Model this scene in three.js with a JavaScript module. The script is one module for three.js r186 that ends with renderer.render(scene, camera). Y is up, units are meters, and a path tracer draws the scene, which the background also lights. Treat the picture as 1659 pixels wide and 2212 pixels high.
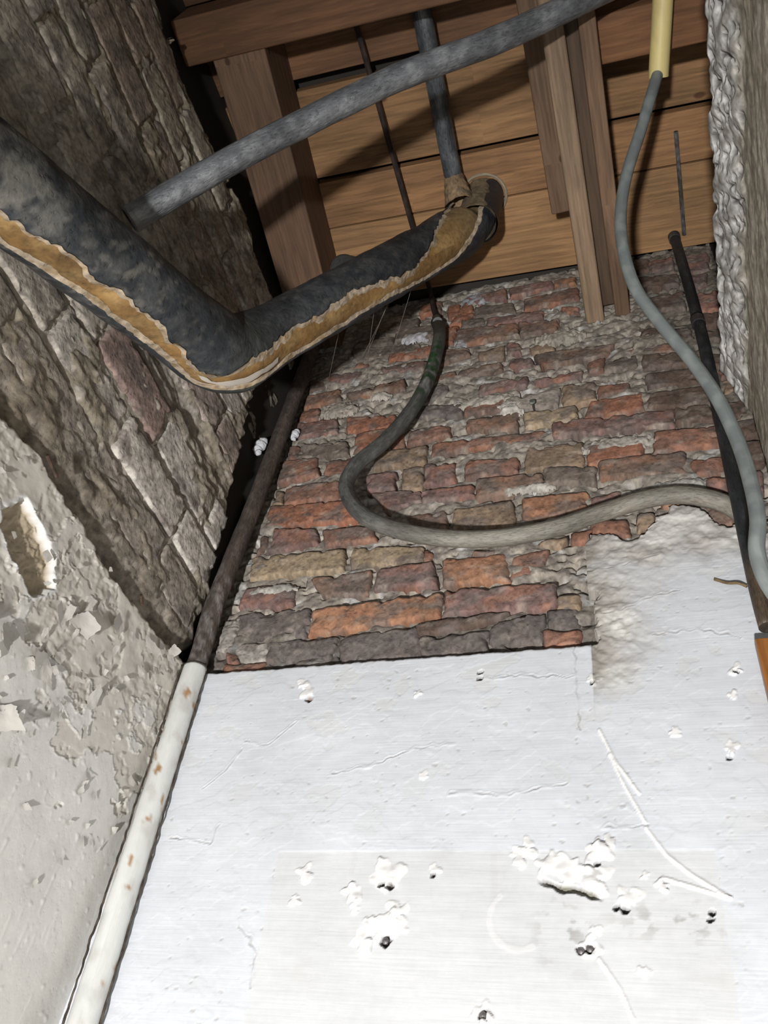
import * as THREE from 'three';
import { RoundedBoxGeometry } from 'three/addons/geometries/RoundedBoxGeometry.js';
import { ImprovedNoise } from 'three/addons/math/ImprovedNoise.js';
import { mergeGeometries } from 'three/addons/utils/BufferGeometryUtils.js';

// ---------------------------------------------------------------- camera, light, exposure
const scene = new THREE.Scene();
const camera = new THREE.PerspectiveCamera(62.31, 1659 / 2212, 0.02, 50);
camera.position.set(0, 1.5, 1.05);
camera.quaternion.setFromRotationMatrix(new THREE.Matrix4().makeBasis(
  new THREE.Vector3(0.949, 0.137, -0.283), new THREE.Vector3(0.121, 0.672, 0.731), new THREE.Vector3(0.290, -0.728, 0.621)));
scene.add(camera);
scene.background = new THREE.Color(0.86, 0.93, 1.0).multiplyScalar(0.55);   // overcast day beyond the open front of the closet
const lamp = new THREE.SpotLight(new THREE.Color(1.0, 0.975, 0.95), 38, 0, 0.62, 1);   // a lamp low down behind the viewer
lamp.position.set(-0.14, 0.12, 1.98);
lamp.castShadow = true; lamp.shadow.radius = 2.6; lamp.shadow.mapSize.set(2048, 2048);
lamp.target.position.set(-0.18, 2.05, 0);
scene.add(lamp, lamp.target);
const renderer = new THREE.WebGLRenderer({ antialias: true });
renderer.shadowMap.enabled = true;
renderer.toneMapping = THREE.LinearToneMapping;
renderer.toneMappingExposure = 1.0;

// ---------------------------------------------------------------- helpers
let seed = 20731;
const rnd = () => { seed = (seed * 1664525 + 1013904223) >>> 0; return seed / 4294967296; };
const rr = (a, b) => a + (b - a) * rnd();
const PN = new ImprovedNoise();
const no = (x, y, z = 0) => PN.noise(x + 31.7, y + 57.3, z + 11.9);
const fbm = (x, y, z, k) => { let s = 0, a = 0.5, f = 1; for (let i = 0; i < k; i++) { s += a * no(x * f, y * f, z * f + i * 7.3); a *= 0.5; f *= 2.03; } return s; };
const cl = (x, a = 0, b = 1) => Math.min(b, Math.max(a, x));
const sm = (a, b, x) => { const t = cl((x - a) / (b - a)); return t * t * (3 - 2 * t); };
const mix = (a, b, t) => [a[0] + (b[0] - a[0]) * t, a[1] + (b[1] - a[1]) * t, a[2] + (b[2] - a[2]) * t];
const V = (x, y, z) => new THREE.Vector3(x, y, z);
const taken = {};
const numbered = (n) => { taken[n] = (taken[n] ?? -1) + 1; return taken[n] ? n + '_' + String(taken[n]).padStart(3, '0') : n; };
function mesh(name, geo, m, parent = scene) {
  const o = new THREE.Mesh(geo, m); o.name = numbered(name); o.castShadow = o.receiveShadow = true; parent.add(o); return o;
}
function group(name) { const g = new THREE.Group(); g.name = numbered(name); scene.add(g); return g; }
function tag(o, label, category, groupName) { Object.assign(o.userData, { label, category }); if (groupName) o.userData.group = groupName; return o; }
function structure(o, label) { o.userData.kind = 'structure'; if (label) o.userData.label = label; return o; }
function geom(pos, idx, uv, col) {
  const g = new THREE.BufferGeometry();
  g.setAttribute('position', new THREE.Float32BufferAttribute(pos, 3));
  if (uv) g.setAttribute('uv', new THREE.Float32BufferAttribute(uv, 2));
  if (col) g.setAttribute('color', new THREE.Float32BufferAttribute(col, 3));
  g.setIndex(idx); g.computeVertexNormals(); return g;
}
// the planes of the walls: s runs to the right and t up as seen from inside, d is the height off the plane, all in metres
const BACK = (s, t, d) => [s, t, d];
const LEFT = (s, t, d) => [-0.80 + d, t, -s];
const RIGHT = (s, t, d) => [0.207 - d, t, s];

// a wall skin with relief: fn(s, t) gives [d, r, g, b] or null where there is none
function relief(map, s0, s1, t0, t1, step, fn, uvScale = 2) {
  const n = Math.round((s1 - s0) / step), m = Math.round((t1 - t0) / step);
  const pos = [], uv = [], col = [], idx = [], id = new Int32Array((n + 1) * (m + 1)).fill(-1);
  for (let j = 0; j <= m; j++) for (let i = 0; i <= n; i++) {
    const s = s0 + (s1 - s0) * i / n, t = t0 + (t1 - t0) * j / m, r = fn(s, t);
    if (!r) continue;
    id[j * (n + 1) + i] = pos.length / 3;
    pos.push(...map(s, t, r[0])); uv.push(s * uvScale, t * uvScale); col.push(cl(r[1]), cl(r[2]), cl(r[3]));
  }
  for (let j = 0; j < m; j++) for (let i = 0; i < n; i++) {
    const a = id[j * (n + 1) + i], b = id[j * (n + 1) + i + 1], c = id[(j + 1) * (n + 1) + i], d = id[(j + 1) * (n + 1) + i + 1];
    if (a < 0 || b < 0 || c < 0 || d < 0) continue;
    idx.push(a, b, d, a, d, c);
  }
  return geom(pos, idx, uv, col);
}

// tileable noise images
function tile(n, cells, oct, sd) {
  const out = new Float32Array(n * n); let amp = 0.5;
  for (let o = 0, c = cells; o < oct; o++, c *= 2, amp *= 0.55) {
    const g = new Float32Array(c * c); let q = sd * 7919 + o * 104729 + 1;
    for (let i = 0; i < c * c; i++) { q = (q * 1664525 + 1013904223) >>> 0; g[i] = q / 4294967296 - 0.5; }
    for (let y = 0; y < n; y++) { const fy = y / n * c, y0 = fy | 0, ty = fy - y0, wy = ty * ty * (3 - 2 * ty), r0 = y0 * c, r1 = ((y0 + 1) % c) * c;
      for (let x = 0; x < n; x++) { const fx = x / n * c, x0 = fx | 0, tx = fx - x0, wx = tx * tx * (3 - 2 * tx), x1 = (x0 + 1) % c;
        out[y * n + x] += amp * ((g[r0 + x0] * (1 - wx) + g[r0 + x1] * wx) * (1 - wy) + (g[r1 + x0] * (1 - wx) + g[r1 + x1] * wx) * wy); } }
  }
  return out;
}
function texture(w, h, fn, srgb) {
  const d = new Uint8Array(w * h * 4);
  for (let i = 0; i < w * h; i++) { const c = fn(i % w, (i / w) | 0, i); for (let k = 0; k < 3; k++) d[i * 4 + k] = cl(c[k]) * 255; d[i * 4 + 3] = 255; }
  const t = new THREE.DataTexture(d, w, h); t.wrapS = t.wrapT = THREE.RepeatWrapping; t.magFilter = THREE.LinearFilter; t.minFilter = THREE.LinearMipmapLinearFilter; t.generateMipmaps = true;
  if (srgb) t.colorSpace = THREE.SRGBColorSpace; t.needsUpdate = true; return t;
}
const N1 = tile(1024, 16, 6, 3), N2 = tile(1024, 64, 4, 9), N3 = tile(1024, 6, 7, 17);
// crumbly masonry: pits, grains and paler specks
const stoneMap = texture(1024, 1024, (x, y, i) => { const v = 0.86 + N1[i] * 0.34 + N2[i] * 0.42 + (N2[(i * 7) % N2.length] > 0.36 ? 0.14 : 0); return [v, v, v]; }, true);
const stoneBump = texture(1024, 1024, (x, y, i) => { const v = 0.55 + N1[i] * 0.55 + N2[i] * 0.75 - (N2[i] < -0.22 ? 0.2 : 0); return [v, v, v]; });
const paintMap = texture(1024, 1024, (x, y, i) => { const v = 0.955 + N3[i] * 0.07 + N2[i] * 0.03; return [v, v, v]; }, true);
const brushNoise = (x, y) => N2[((y * 3) % 1024) * 1024 + ((x >> 3) % 1024)];
const paintBump = texture(1024, 1024, (x, y, i) => { const v = 0.5 + N1[i] * 0.35 + brushNoise(x, y) * 0.35; return [v, v, v]; });
const metalMap = texture(1024, 1024, (x, y, i) => { const v = 0.82 + N3[i] * 0.5 + N2[i] * 0.3; return [v, v, v]; }, true);
// sawn pine: u along the grain
const knots = []; { let q = 77; const r = () => { q = (q * 1664525 + 1013904223) >>> 0; return q / 4294967296; }; for (let i = 0; i < 7; i++) knots.push([r() * 2048, r() * 1024, 7 + r() * 13]); }
const woodGrain = (x, y) => {
  let yy = y, kn = 0;
  for (const [kx, ky, kr] of knots) { const dx = (x - kx) / 3.2, dy = y - ky, q = Math.exp(-(dx * dx + dy * dy) / (kr * kr * 9)); yy += dy * q * 1.6; kn = Math.max(kn, 1 - Math.hypot(dx * 2.2, dy) / kr); }
  const wob = N3[(((y * 0.5) | 0) % 1024) * 1024 + ((x * 0.5) | 0) % 1024];
  const g = Math.sin((yy + wob * 90) * 0.13) * 0.5 + Math.sin((yy + wob * 140) * 0.41) * 0.25;
  const fine = N2[(((y * 2) | 0) % 1024) * 1024 + ((x >> 3) % 1024)];
  return [0.80 + g * 0.055 + fine * 0.30 + wob * 0.34, cl(kn * 2.2)];
};
const woodMap = texture(2048, 1024, (x, y) => { const [g, k] = woodGrain(x, y); return [g * (1 - k * 0.35), g * (1 - k * 0.42), g * (1 - k * 0.45)]; }, true);
const woodBump = texture(1024, 1024, (x, y) => { const [g, k] = woodGrain(x * 2, y); return [g * 0.8 - k * 0.2, g * 0.8 - k * 0.2, g * 0.8]; });

const M = (o) => new THREE.MeshStandardMaterial({ roughness: 0.9, metalness: 0, ...o });
const masonry = M({ vertexColors: true, map: stoneMap, bumpMap: stoneBump, bumpScale: 0.0014, roughness: 0.96 });
const roughWall = M({ vertexColors: true, map: stoneMap, bumpMap: stoneBump, bumpScale: 0.0006, roughness: 0.96 });
const paint = M({ vertexColors: true, map: paintMap, bumpMap: paintBump, bumpScale: 0.0006, roughness: 0.62 });
const distemper = M({ vertexColors: true, map: paintMap, bumpMap: stoneBump, bumpScale: 0.0003, roughness: 0.75 });
const wood = (r, g, b, rough = 0.75) => M({ color: new THREE.Color(r, g, b), map: woodMap, bumpMap: woodBump, bumpScale: 0.0016, roughness: rough });
const coated = M({ vertexColors: true, map: metalMap, bumpMap: stoneBump, bumpScale: 0.0015, roughness: 0.55 });
const rusty = M({ vertexColors: true, map: metalMap, bumpMap: stoneBump, bumpScale: 0.0018, roughness: 0.85 });
const plastic = M({ vertexColors: true, map: paintMap, roughness: 0.45 });
const soot = M({ color: new THREE.Color(0.035, 0.03, 0.025) });
const sideWall = M({ color: new THREE.Color(0.62, 0.6, 0.56), map: paintMap });
const floorMat = M({ color: new THREE.Color(0.3, 0.28, 0.26), map: stoneMap });

const box = (x0, x1, y0, y1, z0, z1) => new THREE.BoxGeometry(x1 - x0, y1 - y0, z1 - z0).translate((x0 + x1) / 2, (y0 + y1) / 2, (z0 + z1) / 2);

// a brick: four corners on the wall in millimetres (top left, top right, bottom right, bottom left)
const TINT = {
  r: [0.255, 0.14, 0.102], R: [0.335, 0.15, 0.092], o: [0.365, 0.19, 0.112], b: [0.215, 0.145, 0.11], p: [0.225, 0.14, 0.125], g: [0.18, 0.148, 0.122],
  k: [0.16, 0.138, 0.13], t: [0.29, 0.21, 0.145], y: [0.37, 0.285, 0.19], d: [0.125, 0.085, 0.065], m: [0.42, 0.39, 0.355], w: [0.37, 0.33, 0.285] };
const SOOT = [0.155, 0.128, 0.115], DUST = [0.42, 0.37, 0.31], RED = [0.35, 0.165, 0.10];
function brickGeometry(map, q, tint, face, rough, dirt) {
  const grow = [-1, 1, 1, 1, 1, -1, -1, -1].map((v) => v * 2.4), c = q.map((v, i) => (v + grow[i]) / 1000), w = Math.hypot(c[2] - c[0], c[3] - c[1]), h = Math.hypot(c[0] - c[6], c[1] - c[7]);
  const nu = cl(Math.round(w / 0.0045), 5, 46), nv = cl(Math.round(h / 0.0045), 4, 20), k = rr(0, 400), R = 0.006 + rnd() * 0.003, tilt = rr(-0.02, 0.02), tip = rr(-0.025, 0.025);
  const pos = [], uv = [], col = [], idx = [], uo = rnd(), vo = rnd();
  for (let j = -1; j <= nv + 1; j++) for (let i = -1; i <= nu + 1; i++) {
    const u = cl(i / nu), v = cl(j / nv), out = i < 0 || j < 0 || i > nu || j > nv;
    let s = (c[0] * (1 - u) + c[2] * u) * (1 - v) + (c[6] * (1 - u) + c[4] * u) * v, t = (c[1] * (1 - u) + c[3] * u) * (1 - v) + (c[7] * (1 - u) + c[5] * u) * v;
    const eu = Math.min(u, 1 - u) * w, ev = Math.min(v, 1 - v) * h, e = eu < R && ev < R ? Math.max(0, R - Math.hypot(R - eu, R - ev)) : Math.min(eu, ev);
    // corners pulled in, edges wandering
    if (eu < R && ev < R) { const f = Math.hypot(R - eu, R - ev) / R; if (f > 1) { s += (u < 0.5 ? 1 : -1) * R * 0.3 * (f - 1); t += (v < 0.5 ? -1 : 1) * R * 0.3 * (f - 1); } }
    const S = s, T = t;
    s += (no(S * 38, T * 38, k) * 0.0042 + no(S * 120, T * 120, k) * 0.0016) * rough; t += (no(S * 34, T * 34, k + 40) * 0.0048 + no(S * 130, T * 130, k + 40) * 0.0018) * rough;
    const fall = 1 - cl(e / R), chip = sm(0.12, 0.5, no(S * 46, T * 46, k + 90)) * 0.0075 * sm(0.022, 0.0, e);
    let d = face + (u - 0.5) * w * tilt + (v - 0.5) * h * tip - R * (1 - Math.sqrt(1 - fall * fall)) * 0.9 - chip * rough + fbm(S * 45, T * 70, k, 2) * 0.0024 * rough;
    if (out) d = -0.03;
    pos.push(...map(s, t, d)); uv.push(s * 2.6 + uo, t * 2.6 + vo);
    const a = fbm(S * 16, T * 26, k + 5, 4), b = fbm(S * 30, T * 50, k + 60, 4);
    let cc = mix(tint, SOOT, sm(0.02, 0.22, a) * 0.75); cc = mix(cc, DUST, sm(0.1, 0.3, b) * dirt); cc = mix(cc, RED, sm(0.05, 0.2, -a) * (tint[0] > 0.2 && tint[1] < 0.2 ? 0.55 : tint === TINT.b || tint === TINT.p ? 0.28 : 0));
    const g = 1.12 + no(S * 210, T * 210, k) * 0.2; col.push(cl(cc[0] * g), cl(cc[1] * g), cl(cc[2] * g));
  }
  const n = nu + 3;
  for (let j = 0; j < nv + 2; j++) for (let i = 0; i < n - 1; i++) { const a = j * n + i; idx.push(a, a + n, a + 1, a + 1, a + n, a + n + 1); }
  return geom(pos, idx, uv, col);
}

// a tube along points; radius(i, angle) and colour(i, angle, u) may vary; from..to limits the angle at each ring
function frames(pts, ref) {
  const fr = []; let u = 0;
  for (let i = 0; i < pts.length; i++) {
    const T = pts[Math.min(i + 1, pts.length - 1)].clone().sub(pts[Math.max(i - 1, 0)]).normalize();
    const A = ref.clone().addScaledVector(T, -T.dot(ref)).normalize(), B = T.clone().cross(A);
    if (i) u += pts[i].distanceTo(pts[i - 1]); fr.push({ p: pts[i], T, A, B, u });
  }
  return fr;
}
function sweep(fr, nth, radius, colour, range, caps) {
  const pos = [], uv = [], col = [], idx = [], n = fr.length;
  for (let i = 0; i < n; i++) {
    const [a0, a1] = range ? range(i) : [0, Math.PI * 2];
    for (let j = 0; j <= nth; j++) {
      const f = fr[i], th = a0 + (a1 - a0) * j / nth, r = radius(i, th, j / nth), p = f.p.clone().addScaledVector(f.A, Math.cos(th) * r).addScaledVector(f.B, Math.sin(th) * r);
      pos.push(p.x, p.y, p.z); uv.push(f.u * 2.2, th * 0.06 * 2.2); const c = colour(i, th, f.u, p, j / nth); col.push(cl(c[0]), cl(c[1]), cl(c[2]));
    }
  }
  for (let i = 0; i < n - 1; i++) for (let j = 0; j < nth; j++) { const a = i * (nth + 1) + j, b = a + nth + 1; idx.push(a, a + 1, b, b, a + 1, b + 1); }
  if (caps) for (const i of [0, n - 1]) {
    const k = pos.length / 3, f = fr[i], c = colour(i, 0, f.u, f.p, 0); pos.push(f.p.x, f.p.y, f.p.z); uv.push(0, 0); col.push(c[0] * 0.5, c[1] * 0.5, c[2] * 0.5);
    for (let j = 0; j < nth; j++) { const a = i * (nth + 1) + j; if (i) idx.push(k, a, a + 1); else idx.push(k, a + 1, a); }
  }
  return geom(pos, idx, uv, col);
}
const spline = (pts, n) => new THREE.CatmullRomCurve3(pts.map((p) => V(p[0] / 1000, p[1] / 1000, p[2] / 1000)), false, 'centripetal').getSpacedPoints(n);
const line = (a, b, n) => Array.from({ length: n + 1 }, (_, i) => a.clone().lerp(b, i / n));

// a sawn timber lying along x or z, with bevelled edges and the grain along it
function timber(lx, ly, lz, bevel = 0.003) {
  const g = new RoundedBoxGeometry(lx, ly, lz, 2, bevel), p = g.attributes.position, nn = g.attributes.normal, uv = g.attributes.uv, alongX = lx > lz, uo = rnd() * 3, vo = rnd() * 3;
  for (let i = 0; i < p.count; i++) {
    const x = p.getX(i), y = p.getY(i), z = p.getZ(i), l = alongX ? x : z, c = Math.abs(nn.getY(i)) > 0.6 ? (alongX ? z : x) : y + (alongX ? z : x) * 0.4;
    uv.setXY(i, l / 1.3 + uo, c / 0.55 + vo);
  }
  return g;
}

// ---------------------------------------------------------------- the back wall: bricks, mortar and white plaster
const BRICKS = [
  'r',-737,2371,-656,2373,-663,2347,-736,2347, 'r',-173,2394,-115,2386,-116,2357,-173,2358, 'k',-380,2396,-265,2399,-264,2355,-371,2353, 'k',-530,2415,-386,2420,-366,2354,-514,2352,
  'r',-743,2402,-719,2396,-713,2375,-732,2373, 'k',-661,2417,-532,2411,-533,2371,-655,2371, 'k',-261,2420,-171,2429,-176,2366,-262,2377, 'm',-742,2423,-666,2417,-658,2377,-707,2376,
  'k',-167,2432,-120,2435,-118,2394,-167,2399, 'd',-387,2428,-231,2438,-250,2421,-382,2402, 'r',-760,2448,-746,2457,-747,2427,-756,2424, 't',-150,2465,-114,2456,-115,2435,-151,2437,
  'k',-749,2492,-601,2489,-591,2425,-742,2427, 'o',-590,2483,-350,2490,-350,2442,-585,2424, 'p',-345,2501,-153,2491,-154,2439,-346,2444, 'p',-749,2560,-642,2555,-635,2499,-748,2512,
  'b',-612,2564,-492,2571,-490,2511,-577,2519, 'p',-478,2567,-374,2571,-361,2513,-479,2519, 'o',-354,2575,-242,2572,-230,2511,-349,2512, 'r',-228,2565,-166,2577,-176,2519,-228,2515,
  'b',-301,2590,-258,2586,-258,2574,-301,2580, 't',-181,2594,-132,2604,-142,2578,-180,2589, 'r',-395,2613,-376,2599,-378,2574,-391,2580, 'r',-125,2610,-86,2613,-104,2582,-125,2588,
  'y',-542,2638,-397,2618,-393,2585,-537,2582, 'y',-759,2646,-557,2634,-550,2579,-747,2582, 'r',-90,2633,-30,2629,-25,2578,-89,2601, 'b',103,2642,149,2648,148,2588,109,2584,
  't',-10,2642,18,2639,15,2607,-12,2598, 'o',34,2661,64,2658,51,2647,34,2650, 'r',-615,2700,-511,2694,-495,2654,-603,2650, 'b',-753,2708,-740,2703,-737,2657,-752,2649,
  't',-345,2713,-233,2714,-223,2647,-344,2659, 'p',-726,2721,-630,2702,-617,2664,-729,2653, 'b',-447,2707,-363,2712,-353,2656,-413,2666, 'o',-211,2717,-93,2711,-93,2667,-211,2652,
  'p',180,2716,207,2715,199,2666,176,2661, 'p',-89,2694,-32,2708,-48,2684,-89,2673, 'p',114,2708,145,2702,145,2674,113,2687, 'r',95,2766,149,2769,147,2728,99,2723,
  'R',-757,2797,-574,2779,-546,2715,-753,2731, 'd',182,2794,223,2790,211,2721,179,2723, 'p',-415,2779,-311,2779,-307,2743,-413,2743, 'p',-527,2796,-421,2780,-415,2746,-481,2731,
  'b',-307,2793,-176,2784,-178,2752,-301,2734, 'b',-66,2801,86,2790,84,2731,-69,2747, 'g',-173,2801,-75,2783,-78,2737,-168,2755, 'R',-87,2847,16,2847,12,2800,-87,2788,
  't',-754,2849,-738,2840,-730,2800,-753,2799, 'r',-733,2853,-609,2850,-599,2794,-725,2796, 'p',-548,2854,-485,2852,-478,2797,-536,2803, 't',-467,2865,-424,2861,-418,2787,-461,2793,
  'r',-339,2861,-226,2842,-222,2804,-327,2800, 'p',-419,2860,-356,2857,-351,2800,-414,2797, 'r',41,2866,150,2852,150,2799,34,2803, 't',-205,2869,-99,2866,-96,2792,-209,2801,
  'd',187,2864,236,2863,228,2817,186,2817, 't',-532,2928,-424,2929,-419,2865,-537,2877, 'd',170,2928,217,2921,208,2875,175,2878, 'r',-654,2929,-564,2932,-577,2871,-653,2876,
  'd',87,2933,148,2928,147,2880,83,2888, 'r',-769,2951,-681,2944,-660,2880,-759,2875, 'r',-408,2938,-172,2924,-194,2893,-410,2898, 'p',-156,2946,81,2929,78,2879,-152,2899,
  'r',-508,2952,-484,3004,-477,2944,-503,2942, 'd',39,2994,149,2988,151,2922,36,2947, 'y',-215,2994,-107,2992,-102,2946,-212,2940, 'r',-472,2998,-378,2992,-377,2959,-467,2942,
  'R',-76,2999,26,3000,27,2947,-90,2946, 'g',-733,3008,-619,2996,-605,2944,-732,2958, 'b',-337,2999,-229,3004,-228,2938,-338,2966, 't',181,2999,228,2998,230,2958,180,2953,
  'r',-762,3008,-735,2999,-732,2952,-752,2956, 'R',-597,3013,-524,3020,-513,2941,-592,2947, 'p',183,3039,232,3035,231,3007,182,3009, 'r',-60,3050,6,3043,-2,3020,-59,3009,
  't',-130,3070,-65,3064,-65,2995,-133,3002, 'w',-252,3051,-136,3065,-144,3005,-251,3013, 'd',40,3069,141,3067,141,3007,43,3019, 'r',-354,3079,-258,3062,-259,3015,-348,3026,
  'R',-632,3089,-511,3064,-519,3018,-625,3028, 'k',-468,3084,-357,3070,-352,3024,-467,3045, 'p',-763,3099,-662,3093,-647,3034,-760,3042, 'd',167,3098,214,3087,211,3048,168,3058,
  'd',40,3140,135,3124,139,3078,38,3092, 'p',-195,3121,-89,3122,-93,3104,-195,3098, 'p',-321,3132,-211,3136,-212,3103,-318,3097, 'b',-684,3140,-639,3138,-624,3104,-679,3101,
  'g',-40,3140,30,3148,28,3102,-40,3107, 'r',-72,3144,-42,3158,-43,3108,-75,3108, 'r',-767,3155,-720,3153,-701,3107,-764,3106, 'k',-444,3150,-396,3157,-389,3114,-445,3103,
  'b',-11,3192,104,3173,111,3132,-12,3161, 'd',173,3196,222,3190,219,3145,172,3157, 'b',-652,3188,-510,3215,-499,3162,-642,3171, 'b',-196,3219,-15,3201,-40,3158,-173,3162,
  'b',-431,3203,-380,3205,-380,3177,-434,3175, 'b',-764,3216,-679,3217,-666,3170,-764,3162, 'b',-372,3206,-275,3219,-269,3178,-378,3180, 'p',-251,3219,-202,3217,-198,3177,-250,3190,
  'd',43,3255,147,3221,147,3174,46,3209, 'd',176,3268,221,3251,214,3205,171,3213, 't',-206,3252,-149,3273,-148,3221,-200,3227, 't',-331,3267,-267,3287,-269,3232,-326,3243,
  'b',-772,3282,-730,3281,-719,3247,-764,3234, 'p',-261,3293,-229,3293,-228,3240,-256,3246, 'p',-721,3294,-620,3282,-632,3252,-713,3249, 'p',-582,3286,-460,3286,-468,3240,-571,3267,
  'b',-433,3308,-356,3302,-352,3270,-425,3249, 'r',-651,3323,-616,3316,-609,3298,-654,3300, 'p',170,3363,223,3363,215,3279,169,3288, 'R',-565,3340,-449,3349,-449,3302,-561,3311,
  'b',-230,3376,-137,3354,-147,3311,-227,3312, 'd',70,3375,151,3384,148,3305,84,3316, 'b',-391,3397,-236,3374,-233,3322,-391,3321, 'g',-679,3400,-488,3362,-487,3334,-649,3334,
  'R',-423,3422,-392,3419,-400,3348,-423,3340, 'r',-132,3421,-88,3404,-89,3376,-116,3390, 'p',-314,3424,-171,3411,-177,3385,-313,3386, 'g',-662,3441,-564,3428,-562,3390,-678,3408,
  'g',-381,3444,-321,3435,-317,3391,-383,3407, 'g',-563,3459,-454,3445,-451,3386,-556,3401, 'p',162,3455,212,3447,207,3393,161,3398, 'd',48,3489,148,3466,147,3418,68,3432,
  'g',-629,3468,-507,3508,-500,3449,-567,3434, 'r',-222,3491,-89,3507,-86,3445,-223,3435, 'g',-352,3507,-250,3489,-245,3439,-348,3449, 'R',-383,3541,-358,3527,-356,3435,-418,3436,
  'R',-427,3540,-397,3538,-391,3465,-420,3463, 'p',165,3559,228,3555,220,3463,161,3465, 'p',90,3557,147,3562,146,3486,94,3504, 'o',-147,3559,-92,3558,-91,3517,-143,3530,
  'R',-504,3571,-450,3573,-446,3503,-503,3520, 'p',-378,3557,-272,3570,-268,3514,-353,3530, 'p',-263,3566,-151,3565,-147,3531,-257,3518, 'd',47,3592,90,3583,89,3521,46,3515
];
const EDGE = [[-91, 2337], [-87, 2363], [-92, 2393], [-84, 2432], [-85, 2456], [-122, 2446], [-159, 2479], [-173, 2514], [-171, 2537], [-158, 2546], [-141, 2558], [-133, 2568], [-102, 2563], [-90, 2586], [-56, 2589], [-41, 2566], [-17, 2558], [11, 2594], [49, 2634], [70, 2638], [94, 2617], [107, 2577], [147, 2571], [220, 2566]].map(([a, b]) => [a / 1000, b / 1000]);
const TOP = 2.3435;                                                    // upper edge of the white boarding
const POLY = [...EDGE, [0.3, 2.5], [0.3, 1], [-1, 1], [-1, TOP], [-0.095, TOP]];
function inside(poly, x, y) {                                          // signed distance, positive inside
  let d = 1e9, s = false;
  for (let i = 0, j = poly.length - 1; i < poly.length; j = i++) {
    const [ax, ay] = poly[i], [bx, by] = poly[j], ex = bx - ax, ey = by - ay, t = cl(((x - ax) * ex + (y - ay) * ey) / (ex * ex + ey * ey));
    d = Math.min(d, Math.hypot(x - ax - ex * t, y - ay - ey * t));
    if ((ay > y) !== (by > y) && x < (bx - ax) * (y - ay) / (by - ay) + ax) s = !s;
  }
  return s ? d : -d;
}
const wallBack = structure(group('wall_back'));
mesh('wall_core', box(-1.0, 0.34, 0, 3.72, -0.24, -0.035), soot, wallBack);
{
  const MORTAR = [0.43, 0.385, 0.325], GREY = [0.24, 0.21, 0.185], WHITE = [0.66, 0.65, 0.63];
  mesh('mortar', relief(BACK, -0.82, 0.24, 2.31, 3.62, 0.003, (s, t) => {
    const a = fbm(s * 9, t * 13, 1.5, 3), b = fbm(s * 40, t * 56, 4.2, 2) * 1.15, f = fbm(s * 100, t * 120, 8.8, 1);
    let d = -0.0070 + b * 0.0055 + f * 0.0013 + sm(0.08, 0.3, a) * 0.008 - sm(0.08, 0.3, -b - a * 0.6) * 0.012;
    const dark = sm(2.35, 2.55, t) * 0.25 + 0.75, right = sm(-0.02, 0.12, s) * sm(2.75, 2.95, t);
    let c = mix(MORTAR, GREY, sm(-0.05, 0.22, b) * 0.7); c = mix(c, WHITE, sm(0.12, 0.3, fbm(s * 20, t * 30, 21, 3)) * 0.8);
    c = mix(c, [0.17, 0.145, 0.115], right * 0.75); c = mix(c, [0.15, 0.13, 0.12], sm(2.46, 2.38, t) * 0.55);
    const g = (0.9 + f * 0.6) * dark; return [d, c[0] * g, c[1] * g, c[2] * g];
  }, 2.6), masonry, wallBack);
}
for (let i = 0; i < BRICKS.length; i += 9) {
  const q = BRICKS.slice(i + 1, i + 9), c = BRICKS[i], s = (q[0] + q[2]) / 2000, t = q[1] / 1000;
  mesh('brick', brickGeometry(BACK, q, TINT[c], rr(0.0, 0.006) + (c === 'm' ? -0.003 : 0), c === 'k' || c === 'm' ? 1.35 : 1, t > 2.9 && s < 0 ? 0.5 : 0.3), masonry, wallBack);
}
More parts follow.
